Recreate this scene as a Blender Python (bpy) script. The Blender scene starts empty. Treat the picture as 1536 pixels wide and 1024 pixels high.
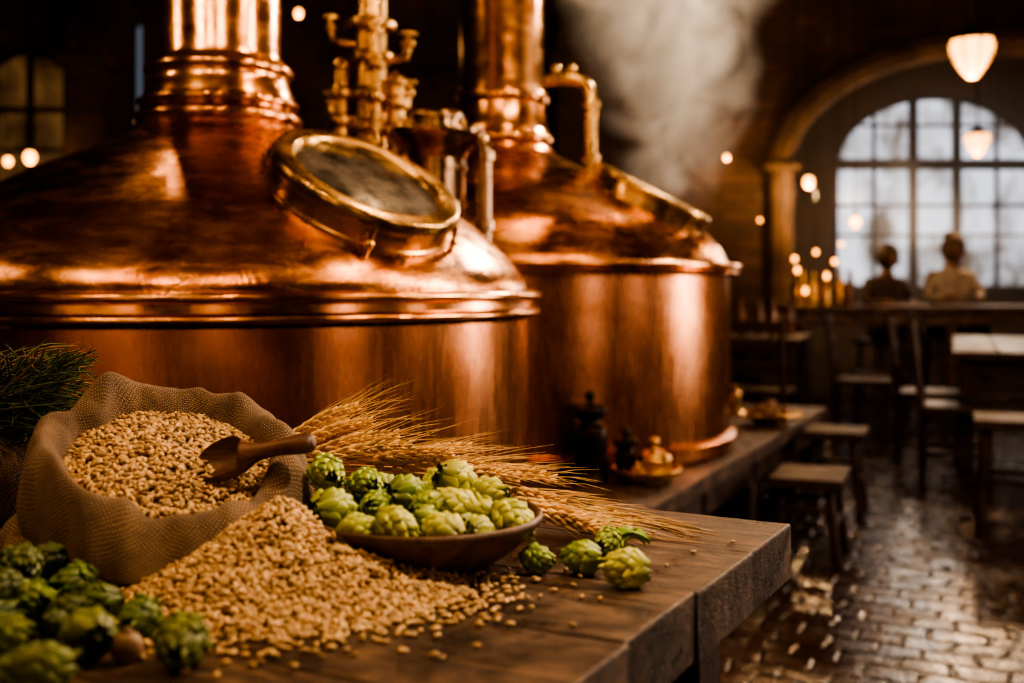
import bpy, bmesh, math, random
from math import sin, cos, pi, sqrt, radians, atan2
from mathutils import Vector, Matrix, noise
random.seed(7)
F=1650.0; CZ=1.157; TT=0.85; PL=0.437
def W(px,py,Y): return Vector(((px-768)/F*Y, Y, CZ+(430-py)/F*Y))
scene=bpy.context.scene
# ------------------------------------------------------------ node helpers
def newmat(name):
    m=bpy.data.materials.new(name); m.use_nodes=True
    nt=m.node_tree; b=nt.nodes['Principled BSDF']
    return m,nt,b
def math_(nt,op,a,b=None,c=None):
    n=nt.nodes.new('ShaderNodeMath'); n.operation=op
    for i,v in enumerate((a,b,c)):
        if v is None: continue
        if isinstance(v,(int,float)): n.inputs[i].default_value=v
        else: nt.links.new(v,n.inputs[i])
    return n.outputs[0]
def ramp(nt,fac,stops):
    r=nt.nodes.new('ShaderNodeValToRGB'); e=r.color_ramp.elements
    while len(e)<len(stops): e.new(0.5)
    for i,(p,c) in enumerate(stops):
        e[i].position=p; e[i].color=(*c,1) if len(c)==3 else c
    nt.links.new(fac,r.inputs[0]); return r.outputs[0]
def coords(nt,scale=(1,1,1),kind='Object'):
    tc=nt.nodes.new('ShaderNodeTexCoord'); mp=nt.nodes.new('ShaderNodeMapping')
    mp.inputs['Scale'].default_value=scale
    nt.links.new(tc.outputs[kind],mp.inputs[0]); return mp.outputs[0]
def noise_t(nt,vec,scale,detail=4,rough=0.55,dist=0):
    n=nt.nodes.new('ShaderNodeTexNoise'); n.inputs['Scale'].default_value=scale
    n.inputs['Detail'].default_value=detail; n.inputs['Roughness'].default_value=rough
    n.inputs['Distortion'].default_value=dist
    nt.links.new(vec,n.inputs['Vector']); return n.outputs['Fac']
def bump(nt,b,h,strength=.3,dist=.01):
    n=nt.nodes.new('ShaderNodeBump'); n.inputs['Strength'].default_value=strength; n.inputs['Distance'].default_value=dist
    nt.links.new(h,n.inputs['Height']); nt.links.new(n.outputs[0],b.inputs['Normal'])
def mat_simple(name,c1,c2,rough=.5,metal=0,ns=8,scale=(1,1,1),bs=.2,bd=.005,r2=None,lo=.35,hi=.65,detail=4):
    m,nt,b=newmat(name); v=coords(nt,scale); f=noise_t(nt,v,ns,detail)
    nt.links.new(ramp(nt,f,[(lo,c1),(hi,c2)]),b.inputs['Base Color'])
    b.inputs['Metallic'].default_value=metal
    if r2 is None: b.inputs['Roughness'].default_value=rough
    else:
        f2=noise_t(nt,v,ns*2.3,3)
        nt.links.new(ramp(nt,f2,[(.3,(rough,)*3),(.7,(r2,)*3)]),b.inputs['Roughness'])
    if bs>0: bump(nt,b,f,bs,bd)
    return m
def mat_emit(name,col,s):
    m,nt,b=newmat(name); b.inputs['Base Color'].default_value=(*col,1)
    b.inputs['Emission Color'].default_value=(*col,1); b.inputs['Emission Strength'].default_value=s
    return m
# ------------------------------------------------------------ materials
def copper(name,c1,c2,c3,ra=.16,rb=.36,brush=(1,1,4),swirl=.06,cn=2.6,bs=.16,lo=.38,hi=.61,mixb=.32):
    m,nt,b=newmat(name); v=coords(nt)
    f=noise_t(nt,v,cn,7,.66,.7); f3=noise_t(nt,coords(nt,brush),8,6,.7,.4)
    cf=math_(nt,'ADD',math_(nt,'MULTIPLY',f,1-mixb),math_(nt,'MULTIPLY',f3,mixb))
    nt.links.new(ramp(nt,cf,[(lo,c1),(.5,c2),(hi,c3)]),b.inputs['Base Color'])
    b.inputs['Metallic'].default_value=1
    nt.links.new(ramp(nt,f3,[(.32,(ra,)*3),(.68,(rb,)*3)]),b.inputs['Roughness'])
    vo=nt.nodes.new('ShaderNodeTexVoronoi'); vo.inputs['Scale'].default_value=6; nt.links.new(v,vo.inputs['Vector'])
    rings=math_(nt,'SINE',math_(nt,'MULTIPLY',vo.outputs['Distance'],170.0))
    fine=noise_t(nt,coords(nt,brush),60,4,.7)
    h=math_(nt,'ADD',math_(nt,'MULTIPLY',rings,swirl),math_(nt,'ADD',math_(nt,'MULTIPLY',fine,.3),math_(nt,'MULTIPLY',f,.9)))
    bump(nt,b,h,bs,.005); return m
M={}
M['copper']=copper('dome_copper',(.17,.06,.024),(.52,.215,.088),(.88,.47,.23),.15,.34,(1,1,4),.10,3.2,.20)
M['copper_wall']=copper('brushed_copper_wall',(.46,.18,.075),(.60,.255,.115),(.74,.36,.18),.22,.31,(6,6,.8),.02,2.2,.10,.36,.64,.12)
M['copper_band']=copper('copper_band',(.38,.16,.06),(.68,.33,.14),(.90,.52,.27),.14,.28,(1,1,3),.02)
M['brass']=mat_simple('aged_brass',(.46,.28,.10),(.82,.56,.26),.18,1,5,bs=.05,r2=.36)
M['nickel']=mat_simple('nickel_pipe',(.26,.17,.11),(.58,.42,.29),.13,1,4,bs=.0,r2=.25)
M['black']=mat_simple('black_metal',(.012,.009,.007),(.04,.028,.02),.25,.7,9,bs=.05,r2=.5)
def wood(name,c1,c2,c3,sc=(1,9,9),rough=(.35,.65),bs=.5,ns=5,w2=.4,g2=4,bd=.006):
    m,nt,b=newmat(name); v=coords(nt,sc)
    f=noise_t(nt,v,ns,8,.68,.8); v2=coords(nt); g=noise_t(nt,v2,g2,6,.65)
    mixf=math_(nt,'ADD',math_(nt,'MULTIPLY',f,1-w2),math_(nt,'MULTIPLY',g,w2))
    nt.links.new(ramp(nt,mixf,[(.40,c1),(.5,c2),(.61,c3)]),b.inputs['Base Color'])
    nt.links.new(ramp(nt,g,[(.35,(rough[0],)*3),(.65,(rough[1],)*3)]),b.inputs['Roughness'])
    fine=noise_t(nt,coords(nt,(3,60,60)),4,4,.7)
    bump(nt,b,math_(nt,'ADD',mixf,math_(nt,'MULTIPLY',fine,.45)),bs,bd); return m
M['wood']=wood('weathered_oak',(.014,.007,.004),(.072,.039,.023),(.21,.125,.076),(1.4,12,12),(.24,.56),1.0,5,.5,12,.012)
M['wood_dark']=wood('dark_oak',(.011,.005,.003),(.040,.018,.010),(.085,.043,.022))
M['bowlwood']=wood('walnut_bowl',(.03,.015,.009),(.085,.042,.024),(.17,.095,.055),(6,6,1),(.3,.5),.2)
M['scoop']=wood('scoop_wood',(.035,.014,.008),(.10,.042,.022),(.18,.085,.045),(1,8,8),(.3,.45),.3,9)
M['glass']=mat_simple('smoky_glass',(.022,.021,.020),(.19,.175,.16),.12,0,7,bs=.03,r2=.42,lo=.42,hi=.75,detail=7)
def brickwall(name,c1,c2,mort):
    m,nt,b=newmat(name)
    tc=nt.nodes.new('ShaderNodeTexCoord'); sp=nt.nodes.new('ShaderNodeSeparateXYZ'); nt.links.new(tc.outputs['Object'],sp.inputs[0])
    cb=nt.nodes.new('ShaderNodeCombineXYZ'); nt.links.new(math_(nt,'ADD',sp.outputs[0],sp.outputs[1]),cb.inputs[0]); nt.links.new(sp.outputs[2],cb.inputs[1])
    br=nt.nodes.new('ShaderNodeTexBrick'); nt.links.new(cb.outputs[0],br.inputs[0])
    br.inputs['Color1'].default_value=(*c1,1); br.inputs['Color2'].default_value=(*c2,1); br.inputs['Mortar'].default_value=(*mort,1)
    br.inputs['Scale'].default_value=1; br.inputs['Brick Width'].default_value=.28; br.inputs['Row Height'].default_value=.09; br.inputs['Mortar Size'].default_value=.008
    f=noise_t(nt,tc.outputs['Object'],1.3,4)
    mx=nt.nodes.new('ShaderNodeMix'); mx.data_type='RGBA'; mx.blend_type='MULTIPLY'; mx.inputs[0].default_value=1
    nt.links.new(br.outputs[0],mx.inputs[6]); nt.links.new(ramp(nt,f,[(.3,(.3,.3,.3)),(.7,(1.2,1.15,1.1))]),mx.inputs[7])
    nt.links.new(mx.outputs[2],b.inputs['Base Color']); b.inputs['Roughness'].default_value=.85
    bump(nt,b,br.outputs['Fac'],-.5,.01); return m
M['wall']=brickwall('old_brick',(.11,.058,.032),(.068,.036,.021),(.045,.027,.017))
M['plaster']=mat_simple('aged_plaster',(.05,.028,.016),(.15,.09,.05),.85,0,2,bs=.4,bd=.02)
M['ceil']=mat_simple('smoked_ceiling',(.05,.028,.016),(.11,.065,.038),.8,0,2)
def cobble():
    m,nt,b=newmat('wet_cobblestone'); v=coords(nt,(1,1,1))
    rot=v.node; rot.inputs['Rotation'].default_value=(0,0,radians(25))
    br=nt.nodes.new('ShaderNodeTexBrick'); 
    nz=nt.nodes.new('ShaderNodeTexNoise'); nz.inputs['Scale'].default_value=5; nt.links.new(v,nz.inputs['Vector'])
    vm=nt.nodes.new('ShaderNodeVectorMath'); vm.operation='MULTIPLY_ADD'; nt.links.new(nz.outputs['Color'],vm.inputs[0]); vm.inputs[1].default_value=(.10,.10,0); nt.links.new(v,vm.inputs[2])
    nt.links.new(vm.outputs[0],br.inputs[0]); br.inputs['Scale'].default_value=1
    br.inputs['Brick Width'].default_value=.155; br.inputs['Row Height'].default_value=.115; br.inputs['Mortar Size'].default_value=.012; br.inputs['Mortar Smooth'].default_value=1
    br.inputs['Color1'].default_value=(.050,.026,.015,1); br.inputs['Color2'].default_value=(.030,.016,.010,1); br.inputs['Mortar'].default_value=(.014,.008,.005,1)
    nt.links.new(br.outputs[0],b.inputs['Base Color'])
    f=noise_t(nt,v,6,5,.65) 
    nt.links.new(ramp(nt,f,[(.40,(.10,)*3),(.64,(.36,)*3)]),b.inputs['Roughness'])
    h=math_(nt,'ADD',math_(nt,'MULTIPLY',br.outputs['Fac'],-.42),math_(nt,'MULTIPLY',f,1.1))
    bump(nt,b,h,.5,.018); return m
M['floor']=cobble()
def vcol(name,rough=.5,sss=0,bs=.2,ns=300):
    m,nt,b=newmat(name); a=nt.nodes.new('ShaderNodeAttribute'); a.attribute_name='Col'
    nt.links.new(a.outputs['Color'],b.inputs['Base Color']); b.inputs['Roughness'].default_value=rough
    if sss: b.inputs['Subsurface Weight'].default_value=sss; b.inputs['Subsurface Radius'].default_value=(.006,.008,.002); b.inputs['Subsurface Scale'].default_value=.6
    f=noise_t(nt,coords(nt),ns,2); bump(nt,b,f,bs,.001); return m
M['grain']=vcol('barley_husk',.40,0,.3,500)
M['hop']=vcol('hop_bract',.42,.10,.35,350)
M['wheat']=vcol('dry_wheat',.45,0,.2,400)
M['herb']=vcol('herb_green',.5,0,.2,300)
def burlap():
    m,nt,b=newmat('burlap'); tc=nt.nodes.new('ShaderNodeTexCoord'); sp=nt.nodes.new('ShaderNodeSeparateXYZ')
    nz=nt.nodes.new('ShaderNodeTexNoise'); nz.inputs['Scale'].default_value=60; nz.inputs['Detail'].default_value=4; nt.links.new(tc.outputs['UV'],nz.inputs['Vector'])
    vm=nt.nodes.new('ShaderNodeVectorMath'); vm.operation='MULTIPLY_ADD'; nt.links.new(nz.outputs['Color'],vm.inputs[0]); vm.inputs[1].default_value=(.0060,.0060,0); nt.links.new(tc.outputs['UV'],vm.inputs[2])
    nt.links.new(vm.outputs[0],sp.inputs[0])
    k=pi/.0025
    su=math_(nt,'SINE',math_(nt,'MULTIPLY',sp.outputs[0],k)); sv=math_(nt,'SINE',math_(nt,'MULTIPLY',sp.outputs[1],k))
    au=math_(nt,'ABSOLUTE',su); av=math_(nt,'ABSOLUTE',sv)
    w=math_(nt,'MULTIPLY',su,sv)
    h=math_(nt,'ADD',math_(nt,'MULTIPLY',math_(nt,'ADD',au,av),.5),math_(nt,'MULTIPLY',w,.30))
    g=noise_t(nt,tc.outputs['UV'],22,6,.65)
    hh=math_(nt,'ADD',math_(nt,'MULTIPLY',h,.5),math_(nt,'MULTIPLY',g,.55))
    nt.links.new(ramp(nt,hh,[(.32,(.022,.012,.007)),(.60,(.165,.098,.055)),(.86,(.44,.29,.17))]),b.inputs['Base Color'])
    b.inputs['Roughness'].default_value=.92; b.inputs['Sheen Weight'].default_value=.2
    bump(nt,b,h,1.0,.0016); return m
M['burlap']=burlap()
M['rubber']=mat_simple('nutshell',(.20,.12,.07),(.36,.23,.14),.45,0,30)
M['lampglass']=mat_emit('lantern_glow',(1,.40,.08),5.0)
M['bulb']=mat_emit('filament_glow',(1,.38,.07),8)
M['bottle']=mat_simple('amber_bottle',(.08,.03,.01),(.22,.10,.03),.1,0,5,bs=0)
def pane(name,c1,c2,s,ns=.9,lo=.35,hi=.6):
    m,nt,b=newmat(name); v=coords(nt,(1,1,.7)); f=noise_t(nt,v,ns,4,.6)
    c=ramp(nt,f,[(lo,c1),(hi,c2)]); b.inputs['Base Color'].default_value=(.05,.05,.05,1)
    nt.links.new(c,b.inputs['Emission Color']); b.inputs['Emission Strength'].default_value=s; b.inputs['Roughness'].default_value=.2; return m
M['pane_day']=pane('daylight_glass',(.09,.07,.055),(.66,.66,.72),1.5,1.5,.43,.60)
M['pane_dim']=pane('dusk_glass',(.05,.018,.005),(.45,.22,.08),.25,2.2)
M['pane_front']=pane('street_window_glass',(.7,.36,.16),(1,.62,.34),3.4)  # glowing panes added behind the camera to streak the copper
M['pane_side']=pane('amber_daylight_glass',(.85,.52,.38),(1,.74,.60),10.0)  # glowing panes added in the right wall for copper reflections
M['pane_slit']=pane('blue_glass',(.2,.25,.33),(.3,.36,.45),.35)
# ------------------------------------------------------------ geometry helpers
class G:
    def __init__(s): s.v=[];s.f=[];s.m=[];s.c=[];s.hc=False
    def add(s,vf,mi=0,mtx=None,col=None):
        v,f=vf; o=len(s.v)
        if mtx is not None: v=[mtx@Vector(p) for p in v]
        s.v.extend([tuple(p) for p in v]); s.f.extend([tuple(i+o for i in q) for q in f]); s.m.extend([mi]*len(f))
        if col is not None:
            s.hc=True
            s.c.extend(col if isinstance(col,list) else [col]*len(v))
        return s
    def make(s,name,mats,parent=None,bevel=0,sharp=38,loc=None,rotz=0,subsurf=0):
        me=bpy.data.meshes.new(name); me.from_pydata(s.v,[],s.f)
        for m in mats: me.materials.append(M[m] if isinstance(m,str) else m)
        me.polygons.foreach_set('material_index',s.m)
        me.polygons.foreach_set('use_smooth',[True]*len(s.f)); me.update()
        if sharp: me.set_sharp_from_angle(angle=radians(sharp))
        if s.hc:
            a=me.color_attributes.new('Col','FLOAT_COLOR','POINT'); fl=[]
            for c in s.c: fl.extend((c[0],c[1],c[2],1))
            a.data.foreach_set('color',fl)
        ob=bpy.data.objects.new(name,me); scene.collection.objects.link(ob)
        if parent: ob.parent=parent
        if loc is not None: ob.location=loc
        ob.rotation_euler=(0,0,rotz)
        if bevel:
            b=ob.modifiers.new('bevel','BEVEL'); b.width=bevel; b.segments=2; b.limit_method='ANGLE'; b.angle_limit=radians(40); b.harden_normals=False
        if subsurf:
            b=ob.modifiers.new('sub','SUBSURF'); b.levels=subsurf; b.render_levels=subsurf
        return ob
def empty(name,loc=(0,0,0)):
    e=bpy.data.objects.new(name,None); e.location=loc; scene.collection.objects.link(e); return e
def lathe(prof,seg=48,closed=False):
    v=[];f=[]
    for r,z in prof:
        for i in range(seg):
            a=2*pi*i/seg; v.append((r*cos(a),r*sin(a),z))
    for j in range(len(prof)-1):
        for i in range(seg):
            k=(i+1)%seg; f.append((j*seg+i,j*seg+k,(j+1)*seg+k,(j+1)*seg+i))
    return v,f
def box(c,s):
    x,y,z=c; a,b,d=s[0]/2,s[1]/2,s[2]/2
    v=[(x+i*a,y+j*b,z+k*d) for k in(-1,1) for j in(-1,1) for i in(-1,1)]
    return v,[(0,2,3,1),(4,5,7,6),(0,1,5,4),(2,6,7,3),(0,4,6,2),(1,3,7,5)]
def tube(pts,rad,seg=12,cap=True):
    pts=[Vector(p) for p in pts]; n=len(pts)
    if isinstance(rad,(int,float)): rad=[rad]*n
    v=[];f=[]; up=None
    for i,p in enumerate(pts):
        t=(pts[min(i+1,n-1)]-pts[max(i-1,0)]).normalized()
        if up is None: up=Vector((0,0,1)) if abs(t.z)<.9 else Vector((1,0,0))
        a=t.cross(up).normalized(); up=a.cross(t).normalized()
        for k in range(seg):
            th=2*pi*k/seg; v.append(p+(a*cos(th)+up*sin(th))*rad[i])
    for i in range(n-1):
        for k in range(seg):
            l=(k+1)%seg; f.append((i*seg+k,i*seg+l,(i+1)*seg+l,(i+1)*seg+k))
    if cap: f.append(tuple(range(seg-1,-1,-1))); f.append(tuple(range((n-1)*seg,n*seg)))
    return v,f
def ell(rx,ry,rz,seg=16,ring=10):
    pr=[(max(1e-4,sin(pi*j/ring)),-cos(pi*j/ring)) for j in range(ring+1)]
    v,f=lathe(pr,seg); return [(a*rx,b*ry,c*rz) for a,b,c in v],f
def cr(pts,n=6):
    out=[]
    P=[pts[0]]+list(pts)+[pts[-1]]
    for i in range(1,len(P)-2):
        for k in range(n):
            t=k/n; q=[]
            for d in range(len(pts[0])):
                a,b,c,e=P[i-1][d],P[i][d],P[i+1][d],P[i+2][d]
                q.append(.5*((2*b)+(-a+c)*t+(2*a-5*b+4*c-e)*t*t+(-a+3*b-3*c+e)*t**3))
            out.append(tuple(q))
    out.append(tuple(pts[-1])); return out
def T(x,y,z): return Matrix.Translation((x,y,z))
def frame(n,c):
    n=Vector(n).normalized(); return Matrix.Translation(c)@n.to_track_quat('Z','Y').to_matrix().to_4x4()
def Rz(a): return Matrix.Rotation(a,4,'Z')
# ------------------------------------------------------------ room
X0,X1,Y0,Y1,ZC=-6,6,-4,12,4.4
g=G(); g.add(box(((X0+X1)/2,(Y0+Y1)/2,-.1),(X1-X0+.6,Y1-Y0+.6,.2))); g.make('floor',['floor'],sharp=30)
g=G(); g.add(box(((X0+X1)/2,(Y0+Y1)/2,ZC+.1),(X1-X0+.6,Y1-Y0+.6,.2))); g.make('ceiling',['ceil'],sharp=30)
g=G()
for y in (-2,0.2,6.6,8.7): g.add(box((0,y,ZC-.13),(12,.22,.26)))
g.make('trim_1',['wood_dark'],bevel=.01)
def arch_z(x,o):
    cx,hw,zs,zp,ri=o; u=(x-cx)/hw; return zp+ri*sqrt(max(0,1-u*u))
def archwall(name,a0,a1,z1,ops,pos,th,axis='x',mat='wall'):
    g=G(); xs={a0,a1}
    for o in ops:
        for k in range(33):
            xs.add(round(o[0]+o[1]*-cos(pi*k/32),5))
    xs=sorted(x for x in xs if a0<=x<=a1)
    def P(a,z,s): return (a,pos+s*th,z) if axis=='x' else (pos+s*th,a,z)
    def q(*p): g.add((list(p),[(0,1,2,3)]))
    for i in range(len(xs)-1):
        a,b=xs[i],xs[i+1]; mid=(a+b)/2; o=None
        for oo in ops:
            if abs(mid-oo[0])<oo[1]: o=oo
        for s in (0,1):
            if o is None: q(P(a,0,s),P(b,0,s),P(b,z1,s),P(a,z1,s))
            else:
                q(P(a,arch_z(a,o),s),P(b,arch_z(b,o),s),P(b,z1,s),P(a,z1,s))
                if o[2]>0: q(P(a,0,s),P(b,0,s),P(b,o[2],s),P(a,o[2],s))
        if o:
            q(P(a,arch_z(a,o),0),P(b,arch_z(b,o),0),P(b,arch_z(b,o),1),P(a,arch_z(a,o),1))
            if o[2]>0: q(P(a,o[2],0),P(b,o[2],0),P(b,o[2],1),P(a,o[2],1))
    for o in ops:
        for s in (-1,1):
            a=o[0]+s*o[1]; q(P(a,o[2],0),P(a,o[3],0),P(a,o[3],1),P(a,o[2],1))
    return g.make(name,[mat],sharp=30)
def window(name,o,pos,axis,vb,hb,pm,t=.05,fr='black'):
    e=empty(name); cx,hw,zs,zp,ri=o
    def P(a,z,d=0): return (a,pos+d,z) if axis=='x' else (pos+d,a,z)
    g=G(); n=32; xs=[cx-hw*cos(pi*k/n) for k in range(n+1)]
    for i in range(n):
        a,b=xs[i],xs[i+1]; g.add(([P(a,zs,.06),P(b,zs,.06),P(b,arch_z(b,o),.06),P(a,arch_z(a,o),.06)],[(0,1,2,3)]))
    g.make('glass_panes',[pm],parent=e,sharp=0)
    g=G()
    out=[P(cx-hw,zs)]+[P(x,arch_z(x,o)) for x in xs]+[P(cx+hw,zs),P(cx-hw,zs)]
    g.add(tube(out,t*1.2,6))
    for x,w in vb:
        h=arch_z(x,o)-zs; s=(w,.06,h) if axis=='x' else (.06,w,h)
        g.add(box(P(x,zs+h/2),s))
    for z,w in hb:
        u=hw*(sqrt(max(0,1-((z-zp)/ri)**2)) if z>zp else 1); s=(2*u,.07,w) if axis=='x' else (.07,2*u,w)
        g.add(box(P(cx,z),s))
    s=(2*hw+.2,.25,.07) if axis=='x' else (.25,2*hw+.2,.07)
    g.add(box(P(cx,zs-.03),s))
    g.make('frame',[fr],parent=e,bevel=.004); return e
w1=(4.65,1.12,1.12,2.46,.80)
archwall('wall_back',X0,X1,ZC,[w1],12.0,.25)
window('window_1',w1,12.1,'x',[(4.41,.10),(4.89,.10),(3.98,.035),(5.33,.035)],[(2.5,.12),(2.93,.03),(2.05,.035),(1.72,.03)],'pane_day')
oa=(4.72,2.02,0,2.30,1.15); ob_=(-4.75,.55,2.1,2.9,.6); oslit=(-3.66,.06,2.7,3.7,.05)
archwall('wall_arcade',X0,X1,ZC,[oa,ob_,oslit],10.7,.4)
window('window_2',ob_,10.85,'x',[(-4.75,.06),(-4.4,.03),(-5.1,.03)],[(2.9,.05),(2.5,.03)],'pane_dim')
window('window_3',oslit,10.85,'x',[],[],'pane_slit',t=.015)
g=G(); pts=[(oa[0]-oa[1]*cos(pi*k/40)*1.05,10.66,oa[3]+oa[4]*1.07*sin(pi*k/40)) for k in range(41)]
pts=[(pts[0][0],10.66,0)]+pts+[(pts[-1][0],10.66,0)]
g.add(tube(pts,.13,8)); g.add(box((oa[0]-oa[1]*1.06,10.62,.15),(.42,.3,.3))); g.add(box((oa[0]-oa[1]*1.06,10.62,2.3),(.32,.3,.05)))
g.make('trim_2',['plaster'])
g=G()
for x in (-4.05,-2.6,-1.0,.6): g.add(box((x,10.55,ZC/2),(.35,.3,ZC))); g.add(box((x,10.5,3.3),(.5,.4,.14)))
g.make('trim_3',['wall'],bevel=.01)
wr1=(5.35,.55,.75,2.7,.5); wr2=(-1.9,.42,.75,2.7,.4); wr3=(1.9,.2,.9,2.6,.2)  # unseen windows, placed so the kettles reflect bright streaks
archwall('wall_right',Y0,Y1,ZC,[wr1,wr2,wr3],6.0,.25,'y')
for i,(o,p) in enumerate(((wr1,'pane_side'),(wr2,'pane_side'),(wr3,'pane_side'))):
    window('window_%d'%(4+i),o,6.08,'y',[(o[0],.05)],[(1.4,.04),(2.1,.04)],p)
archwall('wall_left',Y0,Y1,ZC,[],-6.25,.25,'y')
wb1=(-2.45,.40,.8,2.5,.35); wb2=(-4.3,.3,.8,2.5,.3); wb3=(.9,.3,.8,2.5,.3)  # unseen windows behind the camera, added for streaks on the kettle walls
archwall('wall_front',X0,X1,ZC,[wb2,wb1,wb3],-4.25,.25)
window('window_7',wb1,-4.2,'x',[(wb1[0],.05)],[(1.7,.05)],'pane_front'); window('window_8',wb2,-4.2,'x',[(wb2[0],.05)],[(1.7,.05)],'pane_front'); window('window_9',wb3,-4.2,'x',[(wb3[0],.05)],[(1.7,.05)],'pane_front')
# ------------------------------------------------------------ kettles
def kettle(name,c,prof_body,prof_dome,prof_top,prof_rim):
    e=empty(name,(c[0],c[1],0))
    for nm,pf,mt,sg in (('body',prof_body,'copper_wall',160),('dome',prof_dome,'copper',160),('chimney',prof_top,'copper_band',96),('rim_band',prof_rim,'copper_band',160)):
        g=G(); g.add(lathe([(r,z+CZ) for r,z in pf],sg)); g.make(nm,[mt],e,sharp=30)
    return e
k1=(-.849,3.19)
rim1=cr([(.895,-.082),(.922,-.08),(.930,-.070),(.922,-.060),(.908,-.057)],4)+[(.906,-.04)]+cr([(.906,-.038),(.924,-.036),(.933,-.025),(.925,-.013),(.893,-.009)],4)
body1=[(.0,-.719),(.895,-.719),(.905,-.71),(.905,-.65),(.893,-.64)]+[(.893,-.64+i*.0555) for i in range(1,10)]+[(.893,-.09)]
dome1=cr([(.892,-.01),(.884,.015),(.858,.055),(.80,.118),(.716,.19),(.62,.254),(.53,.304),(.445,.345),(.35,.385),(.28,.415),(.238,.440),(.222,.465)],6)
top1=cr([(.222,.455),(.235,.468),(.236,.485),(.224,.496)],4)+[(.218,.505)]+cr([(.218,.507),(.226,.515),(.226,.53),(.214,.538)],4)+cr([(.208,.56),(.200,.585),(.200,.60)],4)+cr([(.210,.605),(.213,.617),(.209,.628),(.196,.632)],4)+[(.190,.645),(.178,.652),(.174,.67),(.174,3.24)]
K1=kettle('copper_brew_kettle',k1,body1,dome1,top1,rim1)
k2=(-.05,5.2)
body2=[(0,-.719),(1.075,-.719),(1.088,-.70),(1.088,-.655),(1.075,-.645),(1.058,-.64)]+[(1.058,-.64+i*.07) for i in range(1,10)]+[(1.058,.05)]
rim2=cr([(1.056,.045),(1.09,.048),(1.10,.062),(1.088,.074)],4)+cr([(1.09,.078),(1.108,.082),(1.108,.098),(1.09,.104),(1.05,.105)],4)
dome2=cr([(1.052,.10),(1.04,.13),(1.01,.18),(.94,.265),(.86,.33),(.75,.40),(.6,.47),(.44,.53),(.32,.58),(.25,.625),(.22,.68)],6)
top2=cr([(.222,.66),(.24,.675),(.24,.70),(.225,.715)],4)+[(.215,.74),(.205,.80),(.205,.85)]+cr([(.215,.855),(.223,.875),(.220,.90),(.205,.91)],4)+[(.2,.93),(.195,.95),(.195,3.24)]
K2=kettle('copper_brew_kettle',k2,body2,dome2,top2,rim2)
def hatch(K,kc,C,n,R,neck,d=.075):
    c=Vector(C)-Vector((kc[0],kc[1],0)); m=frame(n,c)
    g=G()
    p=[(R*1.0,-neck),(R*1.0,-d-.04)]+cr([(R*1.06,-d-.04),(R*1.10,-d-.032),(R*1.10,-d-.02),(R*1.05,-d-.01)],4)+[(R*1.0,-d-.008),(R*.97,-d)]
    g.add(lathe(p,96),0,m)
    p=[(R*.97,-d),(R*1.0,-d+.003),(R*1.0,-d+.018),(R*.985,-d+.021),(R*.985,-.034),(R*1.012,-.030)]+cr([(R*1.02,-.014),(R*1.005,0),(R*.97,.005),(R*.84,.006),(R*.81,.003),(R*.785,-.008)],4)+[(R*.775,-.018)]
    g.add(lathe(p,96),1,m)
    g.add(lathe([(R*.79,-.014),(R*.5,-.008),(R*.2,-.005),(0.0005,-.004)],64),2,m)
    for i in range(10):
        a=2*pi*i/10+.2
        g.add(lathe([(.0005,.018),(.006,.018),(.008,.014),(.008,0)],8),1,m@T(R*1.05*cos(a),R*1.05*sin(a),-d-.012))
    for a in (.3,2.3,4.2,5.4):
        g.add(tube([(R*1.09*cos(a),R*1.09*sin(a),-d-.03),(R*1.06*cos(a),R*1.06*sin(a),-d+.03),(R*1.02*cos(a),R*1.02*sin(a),-.02)],.006,8),1,m)
        g.add(ell(.012,.012,.012,10,6),1,m@T(R*1.07*cos(a),R*1.07*sin(a),-d+.03))
    g.make('porthole_hatch',['copper_band','brass','glass'],K,sharp=32)
hatch(K1,k1,(-.350,2.70,CZ+.270),(.400,-.375,.836),.238,.25,.092)
hatch(K2,k2,(.615,4.80,CZ+.42),(.44,-.14,.88),.275,.27,.10)
g=G()
g.add(tube(cr([(.14,4.98,CZ+.93),(.24,4.97,CZ+.94),(.33,4.96,CZ+.915),(.355,4.95,CZ+.84),(.355,4.95,CZ+.70),(.355,4.95,CZ+.50)],6),.026,14),0,T(-k2[0],-k2[1],0))
for z in (.82,.58): g.add(lathe([(.03,-.015),(.04,-.012),(.04,.012),(.03,.015)],16),0,T(.355-k2[0],4.95-k2[1],CZ+z))
for x in (.2,.27): g.add(ell(.02,.02,.03),0,T(x-k2[0],4.97-k2[1],CZ+.975))
g.make('outlet_pipe',['brass'],K2)
# ------------------------------------------------------------ apparatus between kettles
e=empty('condenser_vessel',(-.275,4.0,0)); g=G()
g.add(lathe([(.0,PL),(.12,PL),(.12,PL+.05),(.105,PL+.06),(.105,CZ+.46)]+cr([(.11,CZ+.465),(.12,CZ+.49),(.165,CZ+.535),(.175,CZ+.55),(.175,CZ+.565),(.16,CZ+.57)],4)+[(.09,CZ+.575),(.09,CZ+.60)]+cr([(.1,CZ+.603),(.1,CZ+.62),(.08,CZ+.635),(.03,CZ+.645),(.0005,CZ+.646)],4),48))
for z in (.30,.43): g.add(lathe([(.105,-.012),(.113,-.008),(.113,.008),(.105,.012)],48),0,T(0,0,CZ+z))
for i in range(8):
    a=i*pi/4; g.add(lathe([(.012,0),(.012,.02),(.0005,.024)],8),1,T(.14*cos(a),.14*sin(a),CZ+.568))
g.make('vessel',['nickel','brass'],e)
g=G(); pts=cr([(.09,-.02,CZ+.53),(.13,-.03,CZ+.545),(.165,-.03,CZ+.52),(.175,-.03,CZ+.45),(.175,-.03,CZ+.2),(.175,-.03,PL+.02)],6)
g.add(tube(pts,.027,16)); 
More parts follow.
